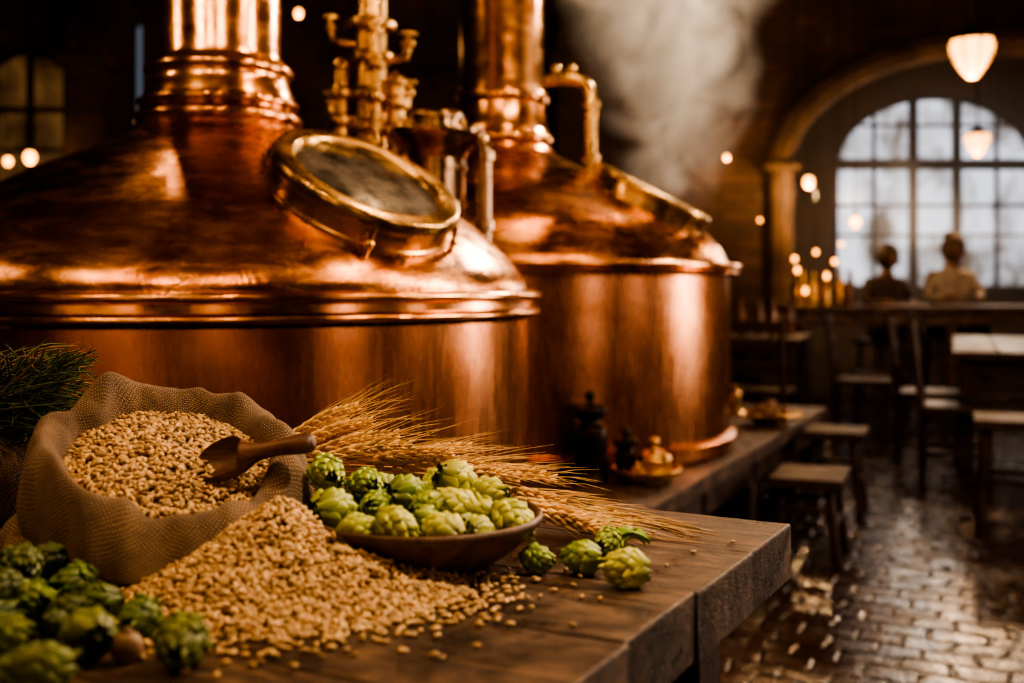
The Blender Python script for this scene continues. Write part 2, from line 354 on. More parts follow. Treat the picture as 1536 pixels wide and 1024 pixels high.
for z in (.47,.22,.13): g.add(lathe([(.028,-.02),(.038,-.016),(.038,.016),(.028,.02)],20),0,T(.175,-.03,CZ+z))
g.add(lathe([(.0,0),(.06,0),(.06,.02),(.028,.03)],20),0,T(.175,-.03,PL))
g.make('side_pipe',['nickel'],e)
e=empty('valve_manifold',(-.53,4.1,0)); g=G()
def pipe(x,y,r,ztop,collars,capped=True):
    pr=[(0,PL),(r*1.6,PL),(r*1.6,PL+.03),(r,PL+.04)]
    for z0,k in collars:
        pr+=[(r,CZ+z0-.032)]+cr([(r*1.1,CZ+z0-.03),(r*k,CZ+z0-.018),(r*k,CZ+z0+.006),(r*1.15,CZ+z0+.02)],3)+[(r,CZ+z0+.024)]
    pr+=[(r,ztop)]
    if capped: pr+=cr([(r*1.2,ztop+.004),(r*1.25,ztop+.02),(r*.7,ztop+.04),(r*.3,ztop+.05)],3)+[(.0005,ztop+.065)]
    g.add(lathe(pr,28),0,T(x,y,0))
pipe(0,.02,.060,ZC-.03,[(.42,1.3),(.60,1.45),(.72,1.5),(.86,1.4),(.98,1.55)],False)
pipe(-.105,-.02,.030,CZ+.80,[(.46,1.4),(.62,1.5),(.72,1.5)])
pipe(.100,-.03,.036,CZ+.74,[(.40,1.4),(.58,1.4),(.68,1.5)])
pipe(.03,-.08,.022,CZ+.92,[(.52,1.5),(.70,1.6),(.82,1.6)])
for s,z in ((-1,.90),(1,.84),(1,.66),(-1,.62)):
    g.add(tube([(0,0,CZ+z),(s*.10,-.02,CZ+z+.004),(s*.135,-.02,CZ+z+.01),(s*.145,-.02,CZ+z+.05)],.015,10))
    g.add(ell(.024,.024,.020,12,8),0,T(s*.145,-.02,CZ+z+.06)); g.add(lathe([(.012,0),(.012,.02),(.034,.022),(.034,.03),(.0005,.034)],14),0,T(s*.145,-.02,CZ+z+.07))
g.make('pipes_and_valves',['brass'],e)
# ------------------------------------------------------------ table
ang=atan2(.48,-.877)
g=G(); Lt=2.3; y=0; wid=[.176,.19,.18,.185,.18,.19,.18]
for i,w in enumerate(wid):
    dx=random.uniform(-.003,.004); n=90
    vs=[];fs=[]
    for k in range(n+1):
        u=(k/n)**1.6
        x=dx+(Lt-dx)*u
        e0=.0004+.0024*abs(noise.noise((x*16,i*7.1,0))); e1=.0004+.0024*abs(noise.noise((x*16,i*3.3+40,0)))
        if k==0: e0+=.003; e1+=.004
        zt=.0018*noise.noise((x*7,i*5.7,2)) - (.002 if k==0 else 0)
        vs+= [(x,y+e0,-.07),(x,y+w-e1,-.07),(x,y+w-e1,zt),(x,y+e0,zt)]
    for k in range(n):
        a=k*4;b=a+4
        for q in range(4): fs.append((a+q,a+(q+1)%4,b+(q+1)%4,b+q))
    fs.append((0,3,2,1)); fs.append((n*4,n*4+1,n*4+2,n*4+3))
    g.add((vs,fs)); y+=w
Wt=y
top=g.make('plank_top',['wood'],bevel=.003,sharp=40)
te=empty('wooden_table',(.362,1.427,TT)); te.rotation_euler=(0,0,ang); top.parent=te
g=G()
for x in (.12,Lt-.12):
    for yy in (.1,Wt-.1): g.add(box((x,yy,-.07-.39),(.09,.09,.78)))
    g.add(box((x,Wt/2,-.12),(.04,Wt-.2,.10)))
for yy in (.1,Wt-.1): g.add(box((Lt/2,yy,-.12),(Lt-.2,.035,.10)))
g.make('legs_and_apron',['wood_dark'],te,bevel=.006)
# ------------------------------------------------------------ platform
pe=empty('brewing_platform'); e1=Vector((.431,.902))
pa=atan2(e1.y,e1.x)
g=G()
s0,s1,t0,t1=1.60,6.76,1.140,4.5
n=9; ww=(t1-t0)/n
for i in range(n): g.add(box(((s0+s1)/2,t0+ww*(i+.5),PL-.036),(s1-s0,ww-.005,.07)))
ob=g.make('deck',['wood'],pe,bevel=.008,rotz=pa)
g=G()
g.add(box(((s0+s1)/2,t0+.06,PL-.125),(s1-s0-.06,.06,.11)))
g.add(box((s0+.06,(t0+t1)/2,PL-.125),(.06,t1-t0-.1,.11))); g.add(box((s1-.06,(t0+t1)/2,PL-.125),(.06,t1-t0-.1,.11)))
for k in range(7):
    for t in (t0+.08,(t0+t1)/2,t1-.08): g.add(box((s0+.08+(s1-s0-.16)*k/6,t,(PL-.07)/2),(.10,.10,PL-.07)))
g.make('beams',['wood_dark'],pe,bevel=.006,rotz=pa)
# ------------------------------------------------------------ sack
SC=(-.394,1.28); SA,SB=.127,.130
def plane(x,y): return .105-.22*(x-SC[0])+.38*(y-SC[1])
prof=[(.62,-.085,1),(.80,-.05,1),(.87,-.022,1),(.90,.000,1),(.95,.018,1),(1.03,.028,1),(1.12,.024,1),(1.20,.010,1),(1.26,-.012,.98),(1.29,-.036,.95),(1.275,-.052,.92),(1.22,-.056,.90),(1.14,-.052,.85),(1.12,-.048,.74),(1.20,-.034,.62),(1.27,-.014,.42),(1.27,-.003,.22),(1.2,0,.08),(1.0,0,0),(.6,0,0)]
nth=160; vs=[];uvs=[]; acc=[0]
for j,(r,o,k) in enumerate(prof):
    if j: acc.append(acc[-1]+sqrt(((r-prof[j-1][0])*.13)**2+((o-prof[j-1][1])+(k-prof[j-1][2])*.11)**2))
for j,(r,o,k) in enumerate(prof):
    for i in range(nth):
        th=2*pi*i/nth
        wob=noise.noise((cos(th)*1.6,sin(th)*1.6,j*.12))*.08+noise.noise((cos(th)*4.5,sin(th)*4.5,j*.18+9))*.075
        fold=.034*sin(th*11+2.5*sin(th*2)+j*.15)*(1 if 6<j<17 else .3)*(.4+.6*abs(noise.noise((cos(th)*2,sin(th)*2,7))*2))
        rr=r+(wob+fold)*(1 if j>2 else .3)
        if k<.9: rr+= .26*max(0,-cos(th))*(1-k) 
        x=SC[0]+SA*rr*cos(th); yy=SC[1]+SB*rr*sin(th)
        xx,y0=SC[0]+SA*r*cos(th),SC[1]+SB*r*sin(th)
        z=plane(xx,y0)*k+o+noise.noise((cos(th)*2.5+3,sin(th)*2.5,j*.2))*.026*(k>.3)+noise.noise((cos(th)*6,sin(th)*6,j*.25+4))*.008*(k>.3)
        z=max(z,.002+.001*(len(prof)-j)*.3)
        vs.append((x,yy,TT+z))
fs=[]
for j in range(len(prof)-1):
    for i in range(nth):
        l=(i+1)%nth; fs.append((j*nth+i,j*nth+l,(j+1)*nth+l,(j+1)*nth+i)); 
        for (a,b) in ((i,j),(i+1,j),(i+1,j+1),(i,j+1)): uvs.extend((a/nth*.9,acc[b]))
g=G(); g.add((vs,fs)); sack=g.make('burlap_sack',['burlap'],subsurf=2,sharp=0)
uvl=sack.data.uv_layers.new(name='UVMap'); uvl.data.foreach_set('uv',uvs)
# ------------------------------------------------------------ grain
BC=(-.095,1.222)
def hgrain(x,y):
    rr=sqrt(((x-SC[0])/SA)**2+((y-SC[1])/SB)**2)
    h=-1
    if rr<.93: h=plane(x,y)-.012+.020*(1-rr*rr)
    dx=x+.245; dy=y-1.155
    d=sqrt((dx/(.205 if dx>0 else .14))**2+(dy/(.195 if dy<0 else .17))**2)
    d*=1+.12*noise.noise((x*14,y*14,0))
    hp=-1
    if d<1: hp=.086*(1-d)-.008*(1-d)*d
    db=sqrt((x-BC[0])**2+(y-BC[1])**2)
    if db<.137: hp=min(hp,(db-.078)/.06*.045)
    return max(h,hp)
def kern():
    rings=[(.0,.0),(.08,.5),(.28,.92),(.5,1),(.78,.72),(.93,.36),(1.0,.0)]
    seg=7; v=[];f=[]
    v.append((-.5,0,0))
    for t,r in rings[1:-1]:
        for k in range(seg):
            a=2*pi*k/seg; q=r*(1-.40*(k==1)*(1 if r>.5 else 0)); v.append((t-.5,q*.30*cos(a),q*.24*sin(a)))
    v.append((.5,0,0)); nr=len(rings)-2
    for k in range(seg): f.append((0,1+(k+1)%seg,1+k))
    for j in range(nr-1):
        for k in range(seg):
            l=(k+1)%seg; f.append((1+j*seg+k,1+j*seg+l,1+(j+1)*seg+l,1+(j+1)*seg+k))
    e=len(v)-1
    for k in range(seg): f.append((e,1+(nr-1)*seg+k,1+(nr-1)*seg+(k+1)%seg))
    return [Vector(p) for p in v],f
KV,KF=kern()
def gcol():
    b=random.uniform(.48,1.12); t=random.random()
    return (min(1,(.58+.12*t)*b),(.36+.12*t)*b,(.16+.08*t)*b)
g=G()
nx,ny=110,90; gx0,gx1,gy0,gy1=-.53,-.02,.94,1.42; idx={}; bv=[];bf=[]
for j in range(ny+1):
    for i in range(nx+1):
        x=gx0+(gx1-gx0)*i/nx; y=gy0+(gy1-gy0)*j/ny; h=hgrain(x,y)
        if h>0: idx[(i,j)]=len(bv); bv.append((x,y,TT+max(.0005,h-.006)))
for j in range(ny):
    for i in range(nx):
        q=[(i,j),(i+1,j),(i+1,j+1),(i,j+1)]
        if all(k in idx for k in q):
            zz=[bv[idx[k]][2] for k in q]
            if max(zz)-min(zz)<.03: bf.append(tuple(idx[k] for k in q))
g.add((bv,bf),0,None,(.13,.07,.03))
cnt=0; tries=0
while cnt<8400 and tries<80000:
    tries+=1
    x=random.uniform(gx0,gx1); y=random.uniform(gy0,gy1); h=hgrain(x,y)
    if h<=.0005: continue
    hx=hgrain(x+.004,y)-h; hy=hgrain(x,y+.004)-h
    if abs(hx)>.02 or abs(hy)>.02: hx=hy=0
    n=Vector((-hx/.004,-hy/.004,1)).normalized()
    n=(n+Vector((random.gauss(0,.32),random.gauss(0,.32),0))).normalized()
    m=Matrix.Translation((x,y,TT+max(h+random.uniform(-.0042,.0024),.0018)))@n.to_track_quat('Z','Y').to_matrix().to_4x4()@Rz(random.uniform(0,2*pi))@Matrix.Rotation(random.uniform(-.5,.5),4,'Y')@Matrix.Rotation(random.uniform(0,6.28),4,'X')@Matrix.Scale(random.uniform(.0080,.0112),4)
    g.add((KV,KF),0,m,gcol()); cnt+=1
def stray(x,y):
    m=Matrix.Translation((x,y,TT+.0024))@Rz(random.uniform(0,6.28))@Matrix.Rotation(random.choice((0,pi)),4,'X')@Matrix.Scale(random.uniform(.0075,.0100),4)
    g.add((KV,KF),0,m,gcol())
c=0
while c<360:
    a=random.uniform(-pi*.95,.25); r=1+abs(random.gauss(0,.20))
    x=-.245+(.205 if cos(a)>0 else .14)*r*cos(a); y=1.155+.195*r*sin(a)
    if sqrt((x-BC[0])**2+(y-BC[1])**2)<.083 or hgrain(x,y)>0 : continue
    if y>1.2: continue
    stray(x,y); c+=1
for px,py in ((663,990),(482,988),(520,978),(700,912),(760,905),(720,940),(672,937),(760,885),(735,895),(802,870),(560,960),(620,955),(440,1000),(395,985),(1100,815),(860,880),(745,915),(780,900),(700,890),(715,900),(728,912),(690,905),(1000,850),(900,900),(980,800),(860,940),(1040,830),(325,1016)):
    Y=(CZ-TT)*F/(py-430); stray((px-768)/F*Y,Y)
g.make('barley_grain_pile',['grain'],sharp=0)
# ------------------------------------------------------------ scoop
g=G(); e=empty('wooden_scoop')
pA=W(292,708,1.27); pC=W(474,664,1.25)
sec=[(0,.010,.003),(.05,.020,.008),(.15,.026,.014),(.30,.027,.018),(.42,.022,.018),(.50,.013,.013),(.60,.0095,.0095),(.74,.010,.0095),(.86,.0125,.011),(.95,.0125,.011),(1,.007,.006)]
sec=cr(sec,3); ax=(pC-pA); L=ax.length
up=Vector((.1,-.62,.78)); dirx=ax.normalized(); side=dirx.cross(up).normalized(); upn=side.cross(dirx).normalized()
v=[];f=[];sg=20
for t,hw,hh in sec:
    p=pA+dirx*(t*L)+upn*(.006*sin(t*pi)+.002)
    for k in range(sg):
        a=2*pi*k/sg; zz=sin(a)*hh
        if t<.40 and sin(a)>0: zz=-sin(a)*hh*.55+abs(cos(a))**4*hh*.8
        v.append(p+side*cos(a)*hw+upn*zz)
for j in range(len(sec)-1):
    for k in range(sg):
        l=(k+1)%sg; f.append((j*sg+k,j*sg+l,(j+1)*sg+l,(j+1)*sg+k))
f.append(tuple(range(sg))); f.append(tuple(range((len(sec)-1)*sg,len(sec)*sg)))
g.add((v,f)); o=g.make('scoop_body',['scoop'],e,subsurf=1,sharp=0)
# ------------------------------------------------------------ bowl
g=G()
pr=cr([(.0005,.003),(.06,.003),(.072,.006),(.095,.019),(.117,.038),(.129,.052)],5)+cr([(.130,.056),(.128,.0595),(.124,.0595),(.121,.056)],3)+cr([(.118,.050),(.10,.032),(.075,.018),(.04,.012),(.0005,.011)],5)
g.add(lathe(pr,96)); g.make('wooden_bowl',['bowlwood'],loc=(BC[0],BC[1],TT-.002),sharp=50)
# ------------------------------------------------------------ hops
def hop(g,c,size,axis,tone=0,elong=1.06,dark=1.0):
    R=size/2; L=R*elong*2
    rnd=random.Random(int(c[0]*9999+c[1]*777+c[2]*55))
    m=frame(axis,c)@Rz(rnd.uniform(0,6.28))
    def re(t):
        t=min(max(t,0),1); return R*.86*(sin(pi*min(1,(.12+.84*t)))**.60)*(1.0-.16*t)
    seg=14
    core=[(max(.0005,re(j/8)*.86),-L/2+L*j/8) for j in range(9)]
    core[0]=(.0005,core[0][1]); core[-1]=(.0005,core[-1][1])
    base=(.20+.10*tone,.28+.08*tone,.035)
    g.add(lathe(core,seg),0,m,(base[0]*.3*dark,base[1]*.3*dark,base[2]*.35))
    nb=40
    for i in range(nb):
        t=i/nb; t0=-.08+.84*t; ph=i*2.39996+rnd.uniform(-.15,.15)
        ln=.40*rnd.uniform(.9,1.15); ha=(.56+.14*rnd.random())*(1 if t<.75 else 1.2); lift=R*rnd.uniform(.12,.30)
        b=rnd.uniform(.7,1.2)*dark; tn=tone+rnd.uniform(-.12,.2)
        col0=((.18+.38*tn)*b,(.29+.27*tn)*b,(.03+.075*tn)*b); v=[];cc=[]
        U=6;V=6
        for a in range(U+1):
            u=a/U
            wsh=sqrt(max(0,1-u**2.6))*(.75+.5*u*(1-u)*2)
            for q in range(V+1):
                w=-1+2*q/V; tt=t0+u*ln-.06*w*w*ln
                rad=re(tt)*(1.0+.02)+lift*u**1.6+R*.06*(1-abs(w))*(u<1)-R*.08*w*w+R*.014*(q%2)
                if u>.9: rad-=R*.07
                an=ph+w*ha*wsh
                v.append((rad*cos(an),rad*sin(an),-L/2+tt*L))
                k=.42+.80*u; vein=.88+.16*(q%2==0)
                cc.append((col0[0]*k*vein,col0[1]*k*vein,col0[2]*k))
        f=[(a*(V+1)+q,a*(V+1)+q+1,(a+1)*(V+1)+q+1,(a+1)*(V+1)+q) for a in range(U) for q in range(V)]
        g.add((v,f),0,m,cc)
    g.add(tube([(0,0,-L/2-R*.25),(0,0,-L/2+R*.1)],R*.06,6),0,m,(.2*dark,.26*dark,.06))
def rax(z=.3): 
    a=random.uniform(0,6.28); return (cos(a),sin(a),random.uniform(-z,z))
g=G()
bh=[(490,710,1.285,56,.30),(500,766,1.20,68,.35),(548,728,1.29,54,.1),(566,760,1.21,52,.15),(537,797,1.135,56,.65),(596,790,1.13,58,.75),(612,742,1.23,60,.15),(638,779,1.17,50,.2),(686,722,1.27,60,.95),(682,760,1.20,60,.95),(666,797,1.125,60,.85),(717,797,1.14,48,.75),(732,744,1.255,58,.85),(770,780,1.19,60,.85),(650,742,1.28,46,.5),(722,770,1.21,46,.7),(572,730,1.31,44,.3),(590,765,1.26,46,.3),(628,800,1.19,48,.4),(700,790,1.19,46,.5),(655,724,1.30,46,.7),(640,756,1.18,42,.3)]
for px,py,Y,s,t in bh:
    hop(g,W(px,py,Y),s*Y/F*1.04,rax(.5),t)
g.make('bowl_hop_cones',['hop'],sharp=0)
g=G()
for px,py,s,t in ((806,838,46,.10),(873,836,54,.15),(912,812,46,.25),(938,852,60,.95)):
    r=s*1.17/F/2; Z=CZ-TT-r*.9; Y=Z*F/(py-430)
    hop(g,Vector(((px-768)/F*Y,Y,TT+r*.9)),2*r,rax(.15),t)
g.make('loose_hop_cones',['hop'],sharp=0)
g=G()
fh=[(272,962,84,.3),(130,952,82,.3),(210,928,64,.05),(62,1000,86,.2),(5,958,80,.1),(148,908,60,.05),(45,910,78,0),(110,878,62,0),(15,1010,70,.2)]
for px,py,s,t in fh:
    r=s*.92/F/2; Z=CZ-TT-r*.9; Y=Z*F/(py-430); r=s*Y/F/2
    hop(g,Vector(((px-768)/F*Y,Y,TT+r*.92)),2*r,rax(.2),t,dark=.55)  # bract colour darkened to imitate the dim light on these hops
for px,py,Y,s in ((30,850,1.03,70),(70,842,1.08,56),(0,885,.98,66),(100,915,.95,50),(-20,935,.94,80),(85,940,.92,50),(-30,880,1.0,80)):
    hop(g,W(px,py,Y),s*Y/F,rax(.4),0,dark=.33)  # colour darkened further, standing in for deeper shade
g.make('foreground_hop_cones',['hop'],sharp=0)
g=G(); Y=.29*F/(962-430)
g.add(ell(.0135,.0125,.0135,20,14),0,T((190-768)/F*Y,Y,TT+.0125)); g.add(lathe([(.0005,.004),(.003,.003),(.005,-.001)],10),0,T((190-768)/F*Y,Y,TT+.0255)); g.make('hazelnut',['rubber'])
g=G()
def leaf(px,py,rot,s,col):
    Y=(CZ-TT-.006)*F/(py-430); m=T((px-768)/F*Y,Y,TT+.004)@Rz(rot); v=[];f=[];n=10
    for i in range(n+1):
        u=i/n; w=s*.33*sin(pi*u**.8)*(1+.18*(i%2)); z=.012*sin(pi*u)+.004*u
        v+=[(u*s,-w,z+.006),(u*s,0,z),(u*s,w,z+.006)]
    for i in range(n):
        a=i*3; f+=[(a,a+1,a+4,a+3),(a+1,a+2,a+5,a+4)]
    g.add((v,f),0,m,col)
for a in ((925,815,.5,.035,(.16,.30,.05)),(925,815,-.4,.04,(.2,.34,.05)),(900,800,1.2,.03,(.3,.42,.08)),(930,822,.1,.03,(.25,.36,.06))): leaf(*a)
g.make('hop_leaves',['herb'],sharp=0)
# ------------------------------------------------------------ wheat
g=G()
def wcol(d=1):
    b=random.uniform(.75,1.25)*d; return (.72*b,.47*b,.20*b)
def ear(p0,p1,awn,stem=None,spread=.16):
    p0=Vector(p0);p1=Vector(p1); d=(p1-p0); dn=d.normalized()
    sd=dn.cross(Vector((0,0,1))).normalized(); up=sd.cross(dn)
    nsp=13
    for i in range(nsp):
        t=i/(nsp-1); p=p0+d*t+up*(.006*sin(t*pi))
        for k in range(3):
            a=k*2.094+i*1.05; o=sd*cos(a)+up*sin(a); sc=.0165*(1-.35*t)
            dr=(dn+o*.40).normalized()
            m=Matrix.Translation(p+o*.0030+dr*sc*.4)@dr.to_track_quat('X','Z').to_matrix().to_4x4()@Matrix.Scale(sc,4)@Matrix.Rotation(random.uniform(0,6),4,'X')@Matrix.Diagonal((1,.85,.85,1))
            g.add((KV,KF),0,m,wcol())
            if random.random()<.42:
                q=p+o*.0035+dr*sc*.85; ad=(dn+o*random.uniform(.03,spread)+Vector((0,0,random.uniform(-.03,.06)))).normalized()
                ln=awn*random.uniform(.7,1.1)
                pts=[q,q+ad*ln*.5+up*.002,q+ad*ln+o*ln*.05-Vector((0,0,ln*.03))]
                pts=[Vector((w.x,w.y,max(w.z,TT+.001))) for w in pts]
                g.add(tube(pts,[.00055,.0004,.00012],3,False),0,None,wcol(.95))
    if stem:
        pts=cr([tuple(p0),tuple(p0.lerp(Vector(stem),.5)+Vector((0,0,.006))),tuple(stem)],5)
        g.add(tube(pts,.0014,5),0,None,wcol(.8))
root=Vector((-.36,1.50,TT+.05))
def E(a,b,awn,ya,yb,spread=.16,st=True):
    ear(W(a[0],a[1],ya),W(b[0],b[1],yb),awn,(root+Vector((random.uniform(-.05,.05),random.uniform(-.03,.03),random.uniform(-.02,.02)))) if st else None,spread)
E((438,655),(532,612),.085,1.46,1.47)
E((448,668),(552,634),.08,1.45,1.45)
E((445,664),(515,632),.09,1.48,1.50,.22)
E((470,680),(590,652),.08,1.43,1.42)
E((480,690),(612,668),.08,1.41,1.40)
E((500,690),(628,682),.08,1.44,1.43)
E((560,692),(672,680),.09,1.42,1.41)
E((590,702),(712,694),.09,1.42,1.41)
E((640,704),(752,706),.09,1.44,1.42)
E((600,690),(700,672),.07,1.47,1.47)
E((660,712),(770,716),.07,1.40,1.39)
E((720,712),(826,718),.08,1.42,1.40)
E((745,738),(838,756),.08,1.41,1.38,.14)
E((770,752),(872,782),.075,1.38,1.33,.14)
E((790,760),(895,790),.07,1.36,1.31,.14)
E((770,742),(868,764),.10,1.43,1.40,.12)
E((840,778),(938,792),.10,1.37,1.35,.10)
E((800,770),(900,800),.06,1.34,1.29,.14)
E((850,768),(950,782),.09,1.44,1.42,.12)
for k in range(16):
    a=W(random.uniform(720,860),random.uniform(742,778),1.40); b=W(random.uniform(930,1085),random.uniform(790,816),1.34)
    a.z=max(a.z,TT+.004); b.z=max(TT+.0015,b.z)
    g.add(tube(cr([tuple(a),tuple(a.lerp(b,.5)+Vector((0,0,.006))),tuple(b)],4),[.0009]*8+[.0005],4),0,None,wcol(.7))
g.make('wheat_ears',['wheat'],sharp=0)
# ------------------------------------------------------------ green herbs
g=G()
for i in range(520):
    s=Vector((random.uniform(-.80,-.66),random.uniform(1.40,1.62),TT+random.uniform(.03,.12)))
    t=W(random.uniform(-60,150),random.uniform(515,670),random.uniform(1.36,1.55))
    mid=s.lerp(t,.5)+Vector((0,0,random.uniform(.01,.05)))
    b=random.uniform(.6,1.6); col=(.075*b,.12*b,.03*b) if random.random()<.75 else (.28*b,.19*b,.08*b)
    pts=cr([tuple(s),tuple(mid),tuple(t)],4)
    g.add(tube(pts,[.0014]*(len(pts)-1)+[.0003],3,False),0,None,col)
    for q in pts[3::2]:
        q=Vector(q); dd=Vector((random.uniform(.3,1),random.uniform(-.6,.6),random.uniform(-.5,.7)))*.018
        g.add(tube([q,q+dd],[.001,.0002],3,False),0,None,col)
g.make('green_herb_bundle',['herb'],sharp=0)
g=G(); vs,fs=ell(.15,.13,.085,40,24)
vs=[Vector(p)*(1+.12*noise.noise((p[0]*14,p[1]*14,p[2]*14))) for p in vs]
vs=[Vector((p.x,p.y,max(p.z,-.068))) for p in vs]
g.add((vs,fs)); o=g.make('burlap_sack',['burlap'],loc=(-.72,1.50,TT+.070),sharp=0,subsurf=1)
uvl=o.data.uv_layers.new(name='UVMap')
for p in o.data.polygons:
    for li in p.loop_indices:
        co=o.data.vertices[o.data.loops[li].vertex_index].co; uvl.data[li].uv=(co.x+co.y*.3,co.z+co.y*.7)
# ------------------------------------------------------------ platform objects
def at(px,py): 
    Y=(CZ-PL)*F/(py-430); return ((px-768)/F*Y,Y,PL)
x,y,z=at(885,722); g=G()
g.add(lathe([(0,0),(.070,0),(.072,.012),(.064,.02),(.060,.05),(.062,.13)]+cr([(.066,.17),(.060,.20),(.040,.215),(.036,.228)],4)+cr([(.050,.235),(.062,.25),(.066,.262),(.06,.275),(.034,.285)],4)+cr([(.016,.292),(.012,.302),(.02,.312),(.018,.328),(.0005,.338)],4),40))
g.make('pepper_mill',['black'],loc=(x,y,z))
x,y,z=at(968,722); e=empty('brass_tray',(x,y,z)); g=G()
g.add(lathe([(0,0),(.09,0),(.10,.008),(.122,.03)]+cr([(.130,.042),(.133,.05),(.128,.054),(.120,.05)],3)+[(.10,.02),(.0005,.016)],48))
g.make('tray',['brass'],e)
g=G()
g.add(lathe([(.0,.018),(.05,.018),(.062,.03),(.062,.075)]+cr([(.068,.08),(.068,.088),(.055,.10),(.03,.115),(.014,.12)],3)+cr([(.012,.13),(.022,.142),(.02,.158),(.0005,.168)],4),32),0,T(.03,.0,0))
g.add(lathe([(.0,.018),(.032,.018),(.04,.03),(.036,.10),(.03,.12)]+cr([(.045,.13),(.046,.15),(.02,.165),(.012,.17)],3)+cr([(.02,.18),(.015,.195),(.0005,.2)],3),28),1,T(-.070,.03,0))
g.add(lathe([(.0,.018),(.02,.018),(.026,.04),(.022,.07),(.0005,.085)],20),0,T(-.035,-.06,0))
g.make('lidded_pots',['brass','black'],e)
x,y,z=at(1155,636); e=empty('serving_dish',(x,y,z)); g=G()
g.add(lathe([(0,0),(.08,0),(.09,.02),(.15,.04)]+cr([(.17,.05),(.172,.058),(.16,.058)],3)+[(.10,.03),(.0005,.025)],40)); g.make('dish',['brass'],e)
g=G()
for i in range(22):
    a=random.uniform(0,6.28); r=random.uniform(0,.10); s=random.uniform(.018,.03)
    vf=ell(s*1.3,s,s*.8,10,6); g.add(vf,0,T(r*cos(a),r*sin(a),.06+random.uniform(0,.06)*(1-r/.12))@Rz(a))
g.make('bread_bites',['rubber'],e)
g=G(); g.add(lathe([(0,0),(.04,0),(.045,.05),(.04,.12),(.02,.14),(.022,.17),(.0005,.175)],20)); 
g.make('brass_canister',['brass'],loc=(1.25,6.2,PL))
# ------------------------------------------------------------ furniture
def table(name,x,y,rz,lx,ly,h=.78):
    g=G(); n=4
    for i in range(n): g.add(box(((-.5+(i+.5)/n)*lx,0,h-.025),(lx/n-.006,ly,.05)))
    for sx in(-1,1):
        for sy in(-1,1): g.add(box((sx*(lx/2-.08),sy*(ly/2-.1),(h-.05)/2),(.085,.085,h-.05)))
        g.add(box((sx*(lx/2-.08),0,h-.10),(.03,ly-.25,.09)))
    for sy in(-1,1): g.add(box((0,sy*(ly/2-.1),h-.10),(lx-.2,.03,.09)))
    g.make(name,['wood_dark'],loc=(x,y,0),rotz=rz,bevel=.006)
def stool(x,y,rz,h=.5,lx=.36,ly=.36,name='wooden_stool'):
    g=G(); g.add(box((0,0,h-.02),(lx,ly,.045)))
    for sx in(-1,1):
        for sy in(-1,1): g.add(tube([(sx*(lx/2-.02),sy*(ly/2-.02),0),(sx*(lx/2-.06),sy*(ly/2-.06),h-.03)],.022,8))
    for sx in (-1,1): g.add(tube([(sx*(lx/2-.035),-(ly/2-.035),.17),(sx*(lx/2-.035),(ly/2-.035),.17)],.014,8))
    for sy in (-1,1): g.add(tube([(-(lx/2-.04),sy*(ly/2-.04),.23),((lx/2-.04),sy*(ly/2-.04),.23)],.014,8))
    g.make(name,['wood_dark'],loc=(x,y,0),rotz=rz,bevel=.005)
def chair(x,y,rz):
    g=G(); g.add(box((0,0,.45),(.42,.42,.04)))
    for sx in(-1,1):
        g.add(box((sx*.18,-.18,.215),(.04,.04,.43))); g.add(tube([(sx*.18,.18,0),(sx*.18,.18,.45),(sx*.18,.24,.95)],.022,8))
        g.add(box((sx*.18,0,.2),(.025,.34,.025)))
    for z in (.62,.75,.89): g.add(box((0,.18+(z-.45)*.12,z),(.36,.02,.07)))
    g.add(box((0,-.18,.25),(.34,.025,.025)))
    g.make('dining_chair',['wood_dark'],loc=(x,y,0),rotz=rz,bevel=.004)
ra=-radians(22)
table('dining_table',3.46,7.30,ra,1.0,2.3)
table('dining_table',1.95,8.55,ra,.65,1.0)
table('dining_table',5.0,5.6,ra,.8,1.2)
stool(2.46,5.35,ra,.52,.4,.4)
stool(1.28,4.72,ra,.36,.30,.40); stool(1.68,5.7,ra,.42,.30,.34)
chair(2.62,8.25,ra+1.6); chair(3.0,8.92,ra-1.4); chair(1.70,7.50,ra+3.1); chair(2.76,7.30,ra+1.57); chair(2.60,6.45,ra+1.57)
g=G()
for px,Y in ((1112,8.5),(1140,8.7),(1160,8.35),(1185,8.6)):
    x=(px-768)/F*Y
    g.add(lathe([(0,0),(.035,0),(.037,.16),(.014,.22),(.014,.29),(.0005,.292)],16),0,T(x,Y,.78))
g.make('beer_bottles',['bottle'])
HT=.995
g=G()
for i in range(3): g.add(box((4.15,9.42+i*.2,HT-.03),(3.6,.194,.06)))
for x in (2.5,3.75,5.0,5.8):
    for y in (9.40,9.82): g.add(box((x,y,(HT-.06)/2),(.09,.09,HT-.06)))
g.add(box((4.15,9.38,HT-.11),(3.5,.04,.12))); g.add(box((4.15,9.40,.2),(3.5,.05,.07)))
g.make('high_table',['wood'],bevel=.01)
g=G()
for i in range(22):
    x=2.42+.62*random.random() if i<14 else 4.6+1.2*random.random(); y=9.52+.2*random.random(); h=random.uniform(.8,1.3)
    g.add(lathe([(0,0),(.034*h,0),(.036*h,.15*h),(.013,.21*h),(.013,.28*h),(.0005,.282*h)],14),i%2,T(x,y,HT))
g.make('table_bottles',['bottle','brass'])
e=empty('candle_lights')
g=G()
for px,py,Y in ((1196,405,9.40),(1240,414,9.41),(1208,436,9.37)):
    p=W(px,py,Y)
    g.add(ell(.018,.018,.028,12,8),0,T(p.x,p.y,p.z))
    g.add(tube([(p.x,p.y,HT),(p.x,p.y,p.z-.025)],.013,8),1); g.add(lathe([(0,0),(.04,0),(.04,.01),(.015,.014)],16),1,T(p.x,p.y,HT))
g.make('candles',['bulb','brass'],e)
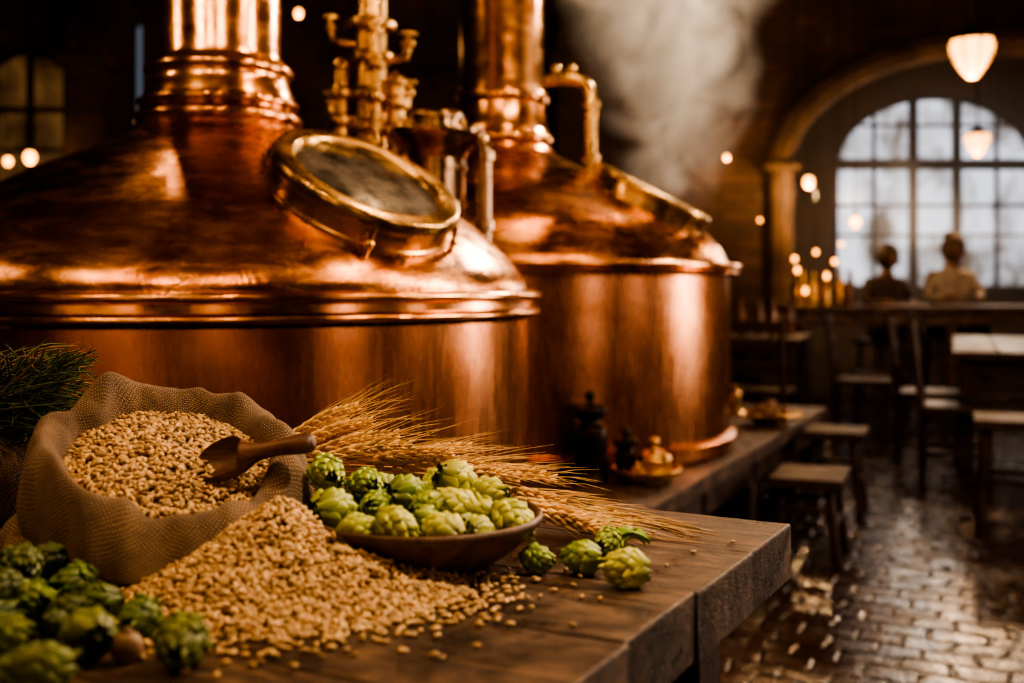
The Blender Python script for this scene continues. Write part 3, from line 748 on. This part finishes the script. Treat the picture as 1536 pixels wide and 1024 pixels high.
# ------------------------------------------------------------ lamps
LC=(1,.60,.29)
def lantern(name,p,r,light,rad=.1):
    e=empty(name,p); g=G()
    g.add(lathe(cr([(.0005,-1.25*r),(.25*r,-1.2*r),(.5*r,-.9*r),(.85*r,-.3*r),(1.0*r,.25*r),(.95*r,.55*r),(.8*r,.7*r)],4),32)); g.make('glass_globe',['lampglass'],e,sharp=0)
    g=G(); g.add(lathe([(1.08*r,.5*r),(1.1*r,.62*r),(.8*r,.75*r),(.45*r,1.0*r),(.2*r,1.15*r),(.18*r,1.5*r),(.0005,1.52*r)],32))
    g.add(tube([(0,0,1.4*r),(0,0,ZC-p[2])],.008,6))
    for i in range(8):
        a=i*pi/4; g.add(tube([(r*1.04*cos(a),r*1.04*sin(a),.52*r),(r*.88*cos(a),r*.88*sin(a),-.3*r),(r*.26*cos(a),r*.26*sin(a),-1.22*r)],.006,5))
    g.make('cap_and_cable',['black'],e)
    l=bpy.data.lights.new('lamp_light','POINT'); l.energy=light; l.color=LC; l.shadow_soft_size=rad
    o=bpy.data.objects.new('lamp_light',l); o.parent=e; o.location=(0,0,-1.25*r-rad-.02); scene.collection.objects.link(o)
p=W(1458,78,7.6); lantern('pendant_lantern',tuple(p),.145,46)
p=W(1466,212,10.2); lantern('pendant_lantern',tuple(p),.11,40)
def bulb(p,r=.035,en=0):
    e=empty('pendant_bulb',p); g=G(); g.add(ell(r,r,r*1.25,16,10)); g.make('bulb',['bulb'],e,sharp=0)
    g=G(); g.add(lathe([(r*.5,r*.9),(r*.5,r*2),(.0005,r*2.1)],12)); g.add(tube([(0,0,r*2),(0,0,ZC-p[2])],.004,6)); g.make('socket_and_cable',['black'],e)
    if en:
        l=bpy.data.lights.new('bulb_light','POINT'); l.energy=en; l.color=LC; l.shadow_soft_size=r
        o=bpy.data.objects.new('bulb_light',l); o.parent=e; o.location=(0,0,-r*2.6); scene.collection.objects.link(o)
for px,py,Y,r,en in ((1213,273,10.2,.045,28),(1283,333,10.2,.045,0),(1090,236,10.2,.022,10),(45,236,10.2,.05,7),(12,242,10.3,.035,0),(448,20,9.5,.03,5),(1192,388,10.3,.02,0),(1224,378,10.1,.018,0),(1252,392,10.3,.02,0),(1262,366,10.2,.016,0),(1140,330,10.3,.014,0)):
    bulb(tuple(W(px,py,Y)),r,en)
for p,en in (((-1.6,1.1,3.0),32),((-.9,.7,2.9),26),((-.1,.9,3.0),30),((.9,2.3,3.1),48),((1.7,2.6,3.0),48),((-3.2,2.2,2.9),26),((.35,4.1,3.6),28),((-1.5,4.3,3.6),18),((1.5,5.2,3.7),24)):  # highest ones are unseen bulbs added to brighten domes and hatch
    bulb(p,.038,en)
def area(name,loc,tgt,size,en,col,sy=None):
    l=bpy.data.lights.new(name,'AREA'); l.energy=en; l.color=col; l.size=size
    if sy: l.shape='RECTANGLE'; l.size_y=sy
    o=bpy.data.objects.new(name,l); o.location=loc
    o.rotation_euler=(Vector(tgt)-Vector(loc)).to_track_quat('-Z','Y').to_euler(); scene.collection.objects.link(o); return o
def spot(name,loc,tgt,en,col,ang_,blend=.8,rad=.12):
    l=bpy.data.lights.new(name,'SPOT'); l.energy=en; l.color=col; l.spot_size=radians(ang_); l.spot_blend=blend; l.shadow_soft_size=rad
    o=bpy.data.objects.new(name,l); o.location=loc
    o.rotation_euler=(Vector(tgt)-Vector(loc)).to_track_quat('-Z','Y').to_euler(); scene.collection.objects.link(o); return o
spot('key_spot',(.65,1.15,2.15),(-.12,1.25,.9),70,(1,.76,.50),40,1.0,.07)
area('rim_light',(1.5,2.9,2.0),(.1,1.2,.85),.35,26,(1,.72,.46))
area('window_light',(5.8,5.35,1.9),(0,4,1.2),1.0,68,(1,.76,.58),2.0)  # area lamp added out of view on the right to brighten the copper
area('window_light_back',(4.65,11.1,2.2),(3.2,6,0),1.6,30,(1,.80,.62),1.2)
spot('steam_spot',(1.9,6.6,3.5),(.72,5.0,2.35),520,(1,.76,.52),40,.9,.15)
# ------------------------------------------------------------ people
M['skin']=mat_simple('skin',(.17,.09,.06),(.22,.12,.08),.55,0,10,bs=0)
M['shirt_w']=mat_simple('white_linen',(.34,.28,.23),(.50,.43,.36),.85,0,14)
M['shirt_d']=mat_simple('brown_wool',(.05,.032,.025),(.09,.06,.045),.9,0,14)
M['trouser']=mat_simple('dark_trousers',(.02,.018,.018),(.04,.035,.03),.85,0,14)
M['hair_l']=mat_simple('brown_hair',(.06,.04,.03),(.12,.08,.055),.7,0,40)
M['hair_d']=mat_simple('dark_hair',(.03,.015,.01),(.06,.035,.022),.6,0,40)
M['lip']=mat_simple('lip',(.18,.06,.05),(.22,.08,.06),.5,0,10,bs=0)
def person(name,loc,rz,sc,shirt,hair,bun=False,turn=0,tilt=.12):
    e=empty(name,loc); e.rotation_euler=(0,0,rz); e.scale=(sc,)*3
    J=[(0,0,.80,.16,.12),(0,-.01,.97,.145,.11),(0,-.05,1.17,.185,.125),(0,-.07,1.30,.085,.07),(0,-.09,1.39,.054,.054),(0,-.10,1.43,.05,.05)]
    Ed=[(0,1),(1,2),(2,3),(3,4),(4,5)]
    for s in (-1,1):
        b=len(J)
        J+=[(s*.185,-.06,1.25,.072,.072),(s*.27,-.11,1.07,.050,.050),(s*.13,-.29,1.06,.033,.033),(s*.08,-.335,1.058,.034,.02)]
        Ed+=[(2,b),(b,b+1),(b+1,b+2),(b+2,b+3)]
        b=len(J)
        J+=[(s*.095,-.05,.775,.095,.095),(s*.125,-.40,.80,.062,.062),(s*.12,-.36,.38,.042,.045),(s*.12,-.48,.335,.04,.032)]
        Ed+=[(0,b),(b,b+1),(b+1,b+2),(b+2,b+3)]
    bm=bmesh.new(); sk=bm.verts.layers.skin.verify()
    vs=[bm.verts.new(j[:3]) for j in J]
    for a,b in Ed: bm.edges.new((vs[a],vs[b]))
    for v,j in zip(vs,J): v[sk].radius=(j[3],j[4])
    vs[0][sk].use_root=True
    me=bpy.data.meshes.new('body_rig'); bm.to_mesh(me); bm.free()
    tmp=bpy.data.objects.new('tmp',me); scene.collection.objects.link(tmp)
    tmp.modifiers.new('s','SKIN'); mm=tmp.modifiers.new('u','SUBSURF'); mm.levels=2
    dg=bpy.context.evaluated_depsgraph_get(); bmesh_=bpy.data.meshes.new_from_object(tmp.evaluated_get(dg)); bpy.data.objects.remove(tmp)
    for k in (shirt,'trouser','skin','black'): bmesh_.materials.append(M[k])
    for p in bmesh_.polygons:
        c=p.center; p.use_smooth=True
        if c.z>1.335: i=2
        elif c.y<-.27 and c.z>.95: i=2
        elif c.z<.39: i=3
        elif c.z<.88: i=1
        else: i=0
        p.material_index=i
    o=bpy.data.objects.new('body',bmesh_); o.parent=e; scene.collection.objects.link(o)
    g=G()
    for s in (-1,1):
        for k in range(4):
            a=Vector((s*(.080+(k-1.5)*.017),-.355,1.058)); ln=(.062,.074,.068,.052)[k]
            g.add(tube([a,a+Vector((0,-ln*.5,.004)),a+Vector((0,-ln,-.012))],[.0085,.008,.006],8))
        a=Vector((s*.052,-.31,1.055)); g.add(tube([a,a+Vector((-s*.022,-.02,.0)),a+Vector((-s*.03,-.05,-.004))],[.011,.009,.007],8))
    g.make('fingers',['skin'],e,sharp=0)
    he=T(0,-.12,1.50)@Rz(turn)@Matrix.Rotation(tilt,4,'X'); g=G()
    vs,fs=ell(.080,.098,.118,24,18); o2=[]
    for p in vs:
        x,y,z=p
        if z<0: x*=1-.28*(-z/.118); y=y*(1-.12*(-z/.118))-.006*(-z/.118)
        o2.append((x,y,z))
    g.add((o2,fs),0,he)
    g.add(tube([(0,-.088,.018),(0,-.104,-.012),(0,-.108,-.026),(0,-.09,-.032)],[.007,.010,.012,.006],8),0,he)
    for s in(-1,1):
        g.add(ell(.008,.018,.028,10,8),0,he@T(s*.081,.005,-.008)); g.add(ell(.011,.006,.007,10,6),1,he@T(s*.03,-.089,.008))
        g.add(tube([(s*.016,-.092,.028),(s*.045,-.083,.028)],.004,6),2,he)
    g.add(ell(.022,.006,.006,12,6),3,he@T(0,-.089,-.058))
    vs,fs=ell(.096,.114,.132,24,18)
    vs=[(x,y+.014,z+.008) for x,y,z in vs]; keep=[q for q in fs if not (sum(vs[i][1] for i in q)/4<-.045 and sum(vs[i][2] for i in q)/4<.05) and sum(vs[i][2] for i in q)/4>-.105]
    g.add((vs,keep),2,he)
    if bun: g.add(ell(.06,.06,.055,16,10),2,he@T(0,.07,.10))
    g.make('head',['skin','black',hair,'lip'],e,sharp=0)
person('seated_woman',(4.02,10.16,0),.15,1.0,'shirt_w','hair_l',True,.6,.25)
person('seated_man',(3.42,10.18,0),.3,.95,'shirt_d','hair_d',False,.5,.2)
stool(4.02,10.2,.1,.70,.36,.36,'bar_stool'); stool(3.42,10.22,.3,.665,.36,.36,'bar_stool')
# ------------------------------------------------------------ steam
m=bpy.data.materials.new('steam'); m.use_nodes=True; nt=m.node_tree; nt.nodes.clear()
out=nt.nodes.new('ShaderNodeOutputMaterial'); pv=nt.nodes.new('ShaderNodeVolumePrincipled')
tc=nt.nodes.new('ShaderNodeTexCoord'); sp=nt.nodes.new('ShaderNodeSeparateXYZ'); nt.links.new(tc.outputs['Generated'],sp.inputs[0])
zz=sp.outputs[2]
nz0=nt.nodes.new('ShaderNodeTexNoise'); nz0.inputs['Scale'].default_value=2.2; nz0.inputs['Detail'].default_value=1; nt.links.new(tc.outputs['Object'],nz0.inputs['Vector'])
wx=math_(nt,'MULTIPLY',math_(nt,'SUBTRACT',nz0.outputs['Fac'],.5),.45)
cx=math_(nt,'ADD',math_(nt,'MULTIPLY_ADD',zz,-.04,.50),wx)
dx=math_(nt,'SUBTRACT',sp.outputs[0],cx); dy=math_(nt,'SUBTRACT',sp.outputs[1],.5)
d=math_(nt,'SQRT',math_(nt,'ADD',math_(nt,'MULTIPLY',dx,dx),math_(nt,'MULTIPLY',math_(nt,'MULTIPLY',dy,dy),.8)))
rad=math_(nt,'MULTIPLY_ADD',zz,.22,.23)
mask0=math_(nt,'MAXIMUM',math_(nt,'SUBTRACT',1.0,math_(nt,'DIVIDE',d,rad)),0.0)
mask=math_(nt,'POWER',mask0,1.4)
nz=nt.nodes.new('ShaderNodeTexNoise'); nz.inputs['Scale'].default_value=3.0; nz.inputs['Detail'].default_value=3; nz.inputs['Roughness'].default_value=.55; nz.inputs['Distortion'].default_value=1.6
nt.links.new(tc.outputs['Object'],nz.inputs['Vector'])
nn=math_(nt,'MULTIPLY',math_(nt,'MAXIMUM',math_(nt,'SUBTRACT',nz.outputs['Fac'],.36),0.0),4.0)
fade=math_(nt,'MULTIPLY',math_(nt,'MINIMUM',math_(nt,'MULTIPLY',math_(nt,'SUBTRACT',1.0,zz),2.2),1.0),math_(nt,'MINIMUM',math_(nt,'MULTIPLY',zz,12.0),1.0))
dens=math_(nt,'MULTIPLY',math_(nt,'MULTIPLY',math_(nt,'MULTIPLY',nn,mask),fade),9.0)
nt.links.new(dens,pv.inputs['Density']); pv.inputs['Color'].default_value=(.98,.95,.92,1); pv.inputs['Anisotropy'].default_value=.3
nt.links.new(pv.outputs[0],out.inputs['Volume'])
g=G(); g.add(box((0,0,0),(1.4,.8,1.75))); M['steam']=m; o=g.make('steam_cloud',['steam'],loc=(.70,5.0,CZ+1.20),sharp=0)
m=bpy.data.materials.new('haze'); m.use_nodes=True; nt=m.node_tree; nt.nodes.clear()
out=nt.nodes.new('ShaderNodeOutputMaterial'); pv=nt.nodes.new('ShaderNodeVolumeScatter'); pv.inputs['Density'].default_value=.32; pv.inputs['Color'].default_value=(1,.84,.68,1); pv.inputs['Anisotropy'].default_value=.2
nt.links.new(pv.outputs[0],out.inputs['Volume']); M['haze']=m
g=G(); g.add(box((4.2,11.53,2.15),(3.4,.80,4.2))); g.make('smoke_haze',['haze'],sharp=0)
# ------------------------------------------------------------ world + camera
w=bpy.data.worlds.new('world'); scene.world=w; w.use_nodes=True
wn=w.node_tree; wn.nodes['Background'].inputs[0].default_value=(.05,.03,.02,1); wn.nodes['Background'].inputs[1].default_value=.3
cam=bpy.data.cameras.new('camera'); co=bpy.data.objects.new('camera',cam); scene.collection.objects.link(co)
co.location=(0,0,CZ); co.rotation_euler=(radians(90),0,0)
cam.sensor_width=36; cam.lens=F*36/1536; cam.shift_y=-82/1536; cam.clip_start=.02
cam.dof.use_dof=True; cam.dof.focus_distance=1.47; cam.dof.aperture_fstop=2.8
scene.camera=co
scene.view_settings.view_transform='AgX'
try: scene.view_settings.look='AgX - High Contrast'
except Exception as ex: print(ex)
scene.view_settings.exposure=.15
